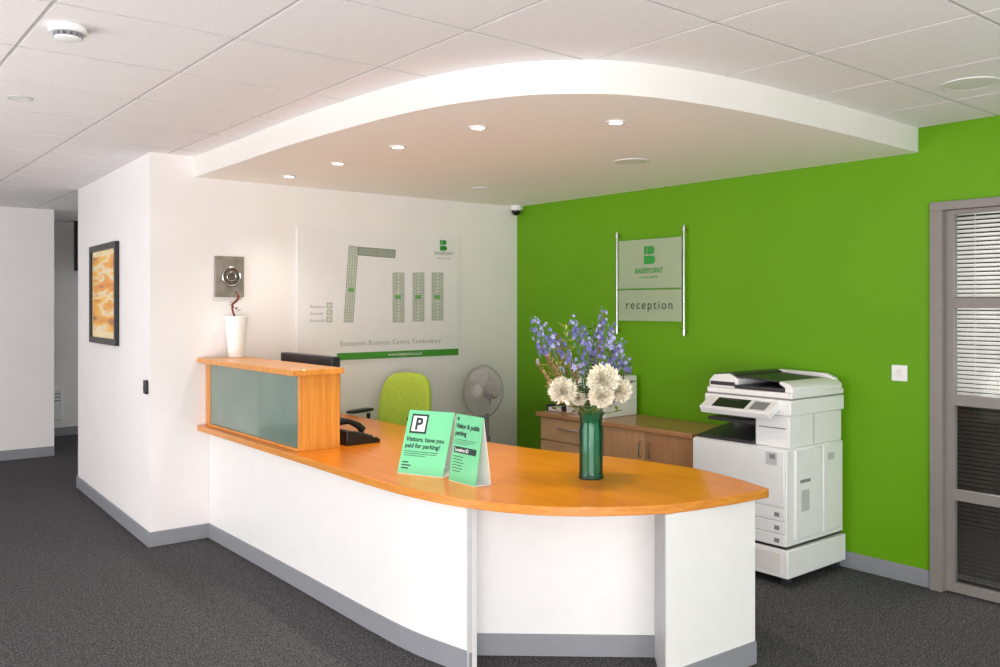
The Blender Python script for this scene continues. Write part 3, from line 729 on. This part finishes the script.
gx0 = wp(337,355).x
gb = MB().box(gx0, bx1, WY-.014, WY-.0121, bz0, bz0+.052).build('green_band', M('band_green',(70,150,50),.5), mpb, **W)
def wt_(u, v, e=.0145): p = wp(u, v, e); return fr(p, (1,0,0), (0,0,1))
mb = MB(); mb.text('www.basepoint.co.uk', .036, fr(((gx0+bx1)/2+.04, WY-.0152, bz0+.016), (1,0,0), (0,0,1)), 'CENTER'); mb.build('web_address', INKW, gb, smooth=False, **W)
mb = MB(); mb.text('Basepoint Business Centre Tewkesbury', .053, wt_(340,346), bold=-.010, spacing=1.06); mb.build('title', MAPINK, mpb, smooth=False, **W)
for (v, tx) in ((308,'Reception'),(315,'Stairwell'),(322,'Accessible')):
    mb = MB(); mb.text(tx, .030, wt_(310,v), bold=-.006); mb.build('legend', MAPINK, mpb, smooth=False, **W)
mb = MB(); mb.text('BASEPOINT', .036, wt_(444,255), 'CENTER', .005); mb.text('business centres', .02, wt_(444,259), 'CENTER'); mb.build('logo_text', MAPINK, mpb, smooth=False, **W)
def logoB(mb, X, s):
    # stacked solid lobes: small square, top lobe, bottom lobe
    def lobe(x0, y0, w_, h_):
        pts = [(x0,y0),(x0+w_-h_/2,y0)]+[(x0+w_-h_/2+h_/2*math.sin(a), y0+h_/2-h_/2*math.cos(a)) for a in [PI*k/10 for k in range(1,10)]]+[(x0+w_-h_/2,y0+h_),(x0,y0+h_)]
        mb.add([(p[0]*s,p[1]*s,0) for p in pts], [tuple(range(len(pts)))], X)
    lobe(0,0,.82,.46); lobe(.26,.54,.5,.46); mb.quad((0,.54*s,0),(.2*s,.54*s,0),(.2*s,1*s,0),(0,1*s,0), X)
mb = MB(); logoB(mb, wt_(440,250.5), .085); mb.build('logo', SIGNG, mpb, smooth=False, **W)

# reception sign on rods
sx = GX-.035
def gp(u, v, X=sx): return onx(u, v, X)
sg = thing('reception_sign', 'frosted reception sign held between two steel rods on the green wall', 'sign', (GX, gp(650,280).y, 1.7))
for (u, v0, v1) in ((617,232,334),(684,225,336)):
    p = gp(u, v0); p2 = gp(u, v1)
    rd = MB().tube([(sx,p.y,p2.z),(sx,p.y,p.z)], .0075, 14).build('rod', CHROME, sg, **W)
    for z in (p2.z+.03, p.z-.03):
        mb = MB(); mb.tube([(GX-.001,p.y,z),(sx,p.y,z)], .007, 10); mb.lathe([(.0,-.014),(.012,-.013),(.012,.013),(0,.014)], (sx,p.y,z), 14); mb.build('standoff', CHROME, rd, **W)
yl = gp(617,280).y-.02; yr = gp(684,280).y+.02
pz1, pz0 = gp(650,239).z, gp(650,321).z
zm = gp(650,289).z
pnl = MB().box(sx-.004, sx+.004, yr, yl, pz0, pz1).build('panel', SIGNP, sg, **W)
MB().box(sx-.006, sx-.0045, yr, yl, zm-.006, zm+.006).build('band', SIGNB, pnl, **W)
cy_ = (yl+yr)/2
def gf(y, z): return fr((sx-.0062, y, z), (0,-1,0), (0,0,1))
mb = MB(); logoB(mb, gf(cy_+.045, gp(650,264).z), .13); mb.build('logo', SIGNG, pnl, smooth=False, **W)
mb = MB(); mb.text('BASEPOINT', .052, gf(cy_, gp(650,273).z), 'CENTER', .015); mb.text('business centres', .026, gf(cy_, gp(650,278).z), 'CENTER'); mb.build('logo_text', SIGNG, pnl, smooth=False, **W)
mb = MB(); mb.text('reception', .092, gf(cy_, gp(650,309).z), 'CENTER', bold=-.002, spacing=1.25); mb.build('lettering', M('sign_dark_ink',(36,48,32),.5), pnl, smooth=False, **W)

# picture on left wall
def onAB(u, v, e=0.0):
    r = ray(u, 305); o = A+nAB*e
    det = r.x*(-dAB.y)-r.y*(-dAB.x); d_ = (o.x*(-dAB.y)-o.y*(-dAB.x))/det
    return CAMP+ray(u, v)*d_
pf1, pf0 = onAB(93, 295), onAB(119.5, 293)
zt, zb = onAB(119.5, 241).z, onAB(119.5, 346).z
wpic = (Vector((pf1.x,pf1.y))-Vector((pf0.x,pf0.y))).length
pic = thing('framed_picture', 'black framed orange and yellow abstract picture on the white side wall', 'picture', ((pf0.x+pf1.x)/2, (pf0.y+pf1.y)/2, zb), 0)
Xp = fr((pf1.x, pf1.y, zb), (-dAB.x,-dAB.y,0), (0,0,1)); hp = zt-zb; f_ = .045
mb = MB()
for (a,b,c,d_) in ((0,wpic,0,f_),(0,wpic,hp-f_,hp),(0,f_,f_,hp-f_),(wpic-f_,wpic,f_,hp-f_)): mb.box(a,b,c,d_,.002,.03,Xp)
mb.build('frame', FRAMEB, pic, **W)
MB().box(f_,wpic-f_,f_,hp-f_,.004,.012,Xp).build('mount', MATB, pic, **W)
MB().box(f_+.03,wpic-f_-.03,f_+.05,hp-f_-.04,.012,.014,Xp).build('artwork', ARTM, pic, **W)
p = onAB(147.5, 387); db = thing('door_bell', 'small black push button on the wall corner', 'button', (p.x, p.y, p.z))
Xd = fr((p.x,p.y,p.z), (-dAB.x,-dAB.y,0), (0,0,1))
MB().box(-.03,.03,-.045,.045,.001,.022,Xd).build('housing', BLACK, db, bevel=.008, seg=3, **W)
MB().lathe([(.0,.021),(.012,.021),(.011,.026),(0,.027)], n=16, X=Xd).build('push', DGREY, db, **W)
# square plaque
q0, q1 = ony(214,297,WY), ony(243,257,WY)
pq = thing('wall_plaque', 'small square grey metal plaque with a ringed disc above the white vase', 'plaque', ((q0.x+q1.x)/2, WY, q0.z))
MB().box(q0.x, q1.x, WY-.02, WY-.002, q0.z, q1.z).build('panel', BRONZE, pq, bevel=.003, **W)
Xq = fr(((q0.x+q1.x)/2+.01, WY-.02, (q0.z+q1.z)/2+.0), (1,0,0), (0,0,1))
dk = MB().lathe([(0,.0),(.068,.0),(.066,.005),(.02,.006),(0,.006)], n=32, X=Xq).build('disc', DISCM, pq, **W)
mb = MB(); mb.torus((0,0,.006), .062, .007, Xq); mb.build('outer_ring', CHROME, dk, **W)
mb = MB(); mb.torus((0,0,.006), .030, .004, Xq); mb.build('inner_ring', CHROME, dk, **W)
# light switch
p = onx(900, 373, GX)
ls = thing('light_switch', 'white light switch on the green wall beside the glazed door', 'light switch', (GX, p.y, p.z))
MB().box(-.010,-.001,-.045,.045,-.045,.045).build('plate', WPLAST, ls, bevel=.003)
MB().box(-.014,-.009,-.014,.014,-.02,.02).build('rocker', OFFW, ls, bevel=.002)
# CCTV
cc = thing('dome_camera', 'small black and white dome security camera in the ceiling corner', 'camera', (4.775, 5.682, SZ))
MB().lathe([(.0,.0),(.05,.0),(.052,-.03),(.045,-.04),(0,-.04)], n=24).build('base', WPLAST, cc)
MB().box(.0,.059,-.02,.058,-.03,-.002).build('bracket', WPLAST, cc)
MB().lathe([(.04,-.04),(.039,-.055),(.028,-.073),(.012,-.081),(0,-.082)], n=24).build('dome', SCREEN, cc)

# ================================================================== CEILING ITEMS
labs = ['recessed downlight in the dropped panel, nearest its rounded front edge', 'recessed downlight, the rightmost lit spot in the dropped panel', 'recessed downlight, third lit spot from the left wall side', 'recessed downlight, second lit spot from the left wall side', 'recessed downlight, lit spot closest to the left edge of the panel']
for (u, v), lb in zip([(478,127),(616,121.5),(398,146.5),(338,163),(289,176)], labs):
    p = onz(u, v, SZ)
    o = thing('downlight', lb, 'ceiling light', (p.x,p.y,SZ), 0, 'downlights in the dropped panel')
    MB().lathe([(.03,-.001),(.046,-.001),(.045,-.006),(.034,-.008),(.03,-.004)], n=28).build('bezel', WPLAST, o)
    MB().lathe([(0,-.002),(.031,-.002),(.029,-.004),(0,-.004)], n=24).build('lens', LAMP, o)
    li = bpy.data.lights.new('downlight_lamp', 'SPOT'); li.energy = 38 if u > 350 else 22; li.spot_size = 1.9; li.spot_blend = 1.0; li.color = (1,.96,.90); li.shadow_soft_size = .05
    lo = bpy.data.objects.new('downlight_lamp', li); C.objects.link(lo); lo.location = (p.x,p.y,SZ-.02)
for (u, v, Z, r, nm, lb, ct) in [(632,161,SZ,.105,'ceiling_speaker','round flat white speaker in the dropped panel','speaker'),(970,83,CZ,.12,'ceiling_speaker','round white speaker in the tile ceiling near the green wall','speaker'),(482,188,SZ,.07,'ceiling_vent','small round white vent in the dropped panel near the back wall','vent')]:
    p = onz(u, v, Z); o = thing(nm, lb, ct, (p.x,p.y,Z))
    MB().lathe([(r*.86,-.001),(r,-.001),(r*.98,-.006),(r*.88,-.007),(r*.86,-.005)], n=36).build('ring', OFFW, o)
    MB().lathe([(0,-.003),(r*.87,-.003),(r*.85,-.006),(0,-.007)], n=36).build('grille', OFFW, o)
p = onz(68, 27, CZ); sm = thing('smoke_detector', 'white smoke detector on the ceiling tiles', 'smoke detector', (p.x,p.y,CZ))
MB().lathe([(0,-.0005),(.062,-.0005),(.064,-.018),(.058,-.024),(0,-.024)], n=32).build('base', WPLAST, sm)
mb = MB(); mb.lathe([(0,-.048),(.030,-.048),(.042,-.044),(.046,-.038),(0,-.038)], n=32)
mb.build('head', WPLAST, sm)
mb = MB()
for k in range(14):
    a = 2*PI*k/14; mb.box(.034,.048,-.005,.005,-.039,-.023, Matrix.Rotation(a,4,'Z'))
mb.build('ribs', GREYP, sm)
p = onz(20, 98, CZ); cs = thing('ceiling_sensor', 'thin flat round white sensor on the ceiling tiles at far left', 'sensor', (p.x,p.y,CZ))
MB().lathe([(.044,-.0005),(.056,-.0005),(.055,-.004),(.046,-.005),(.044,-.003)], n=28).build('rim', PALEG, cs)
MB().lathe([(0,-.001),(.045,-.001),(.044,-.003),(0,-.004)], n=24).build('lens', WPLAST, cs)

# corridor items
tv = thing('wall_screen', 'black screen hung high in the corridor beyond the white side wall', 'screen', (2.62, 11.0, 1.95))
MB().box(-.1,.55,-.03,.03,0,.6).build('housing', BLACK, tv, bevel=.006)
MB().box(-.08,.53,-.034,-.03,.03,.57).build('display', SCREEN, tv)
MB().box(.1,.25,.03,.30,.2,.4).build('bracket', DGREY, tv)
ht = thing('wall_heater', 'small white wall heater low in the corridor', 'heater', (2.39, 11.3, .2))
MB().box(-.055,.055,-.07,-.001,0,.36).build('casing', WPLAST, ht, bevel=.008)
mb = MB()
for k in range(3): mb.box(-.035,.035,-.073,-.07,.22+k*.04,.23+k*.04)
mb.build('slot', GREYP, ht)

# ================================================================== LIGHT & CAMERA
wd = bpy.data.worlds.new('world'); S.world = wd; wd.use_nodes = True
bg = wd.node_tree.nodes['Background']; bg.inputs['Color'].default_value = (.97,.98,1,1); bg.inputs['Strength'].default_value = 1.25
def area(name, loc, target, sx_, sy_, en, col=(1,1,1)):
    l = bpy.data.lights.new(name, 'AREA'); l.shape = 'RECTANGLE'; l.size = sx_; l.size_y = sy_; l.energy = en; l.color = col
    o = bpy.data.objects.new(name, l); C.objects.link(o); o.location = loc
    o.rotation_euler = (Vector(target)-Vector(loc)).to_track_quat('-Z', 'Z').to_euler()
area('window_daylight', (-1.6,-1.7,1.45), (3.2,4.2,1.2), 5, 1.9, 105, (1,.99,.985))
area('side_window_daylight', (-3.0,5.5,1.4), (2,6.5,1.3), 5, 1.8, 70, (1,.98,.97))
area('added_ceiling_fill', (-.6,-.9,.2), (1.2,1.5,2.5), 5, 1.8, 260, (1,.975,.965))  # unseen upward fill, added to brighten the ceiling
area('added_soffit_fill', (-1.6,4.0,.15), (.4,4.0,2.5), 4, 1.4, 150, (1,.965,.94))  # second upward fill from the left, added for the soffit underside
area('added_blind_fill', (6.0,1.7,1.5), (5.0,1.7,1.3), 1.2, 1.4, 30, (1,.98,.95))  # lamp added behind the door to brighten the blind slats
cam = bpy.data.cameras.new('camera'); co = bpy.data.objects.new('camera', cam); C.objects.link(co)
co.location = CAMP; co.rotation_euler = (PI/2, 0, -math.atan2(FW.x, FW.y))
cam.sensor_width = 36; cam.lens = FPX/1000*36; cam.shift_y = -(333.5-HV)/1000; cam.clip_start = .05
S.camera = co
S.view_settings.view_transform = 'Standard'
S.view_settings.look = 'None'
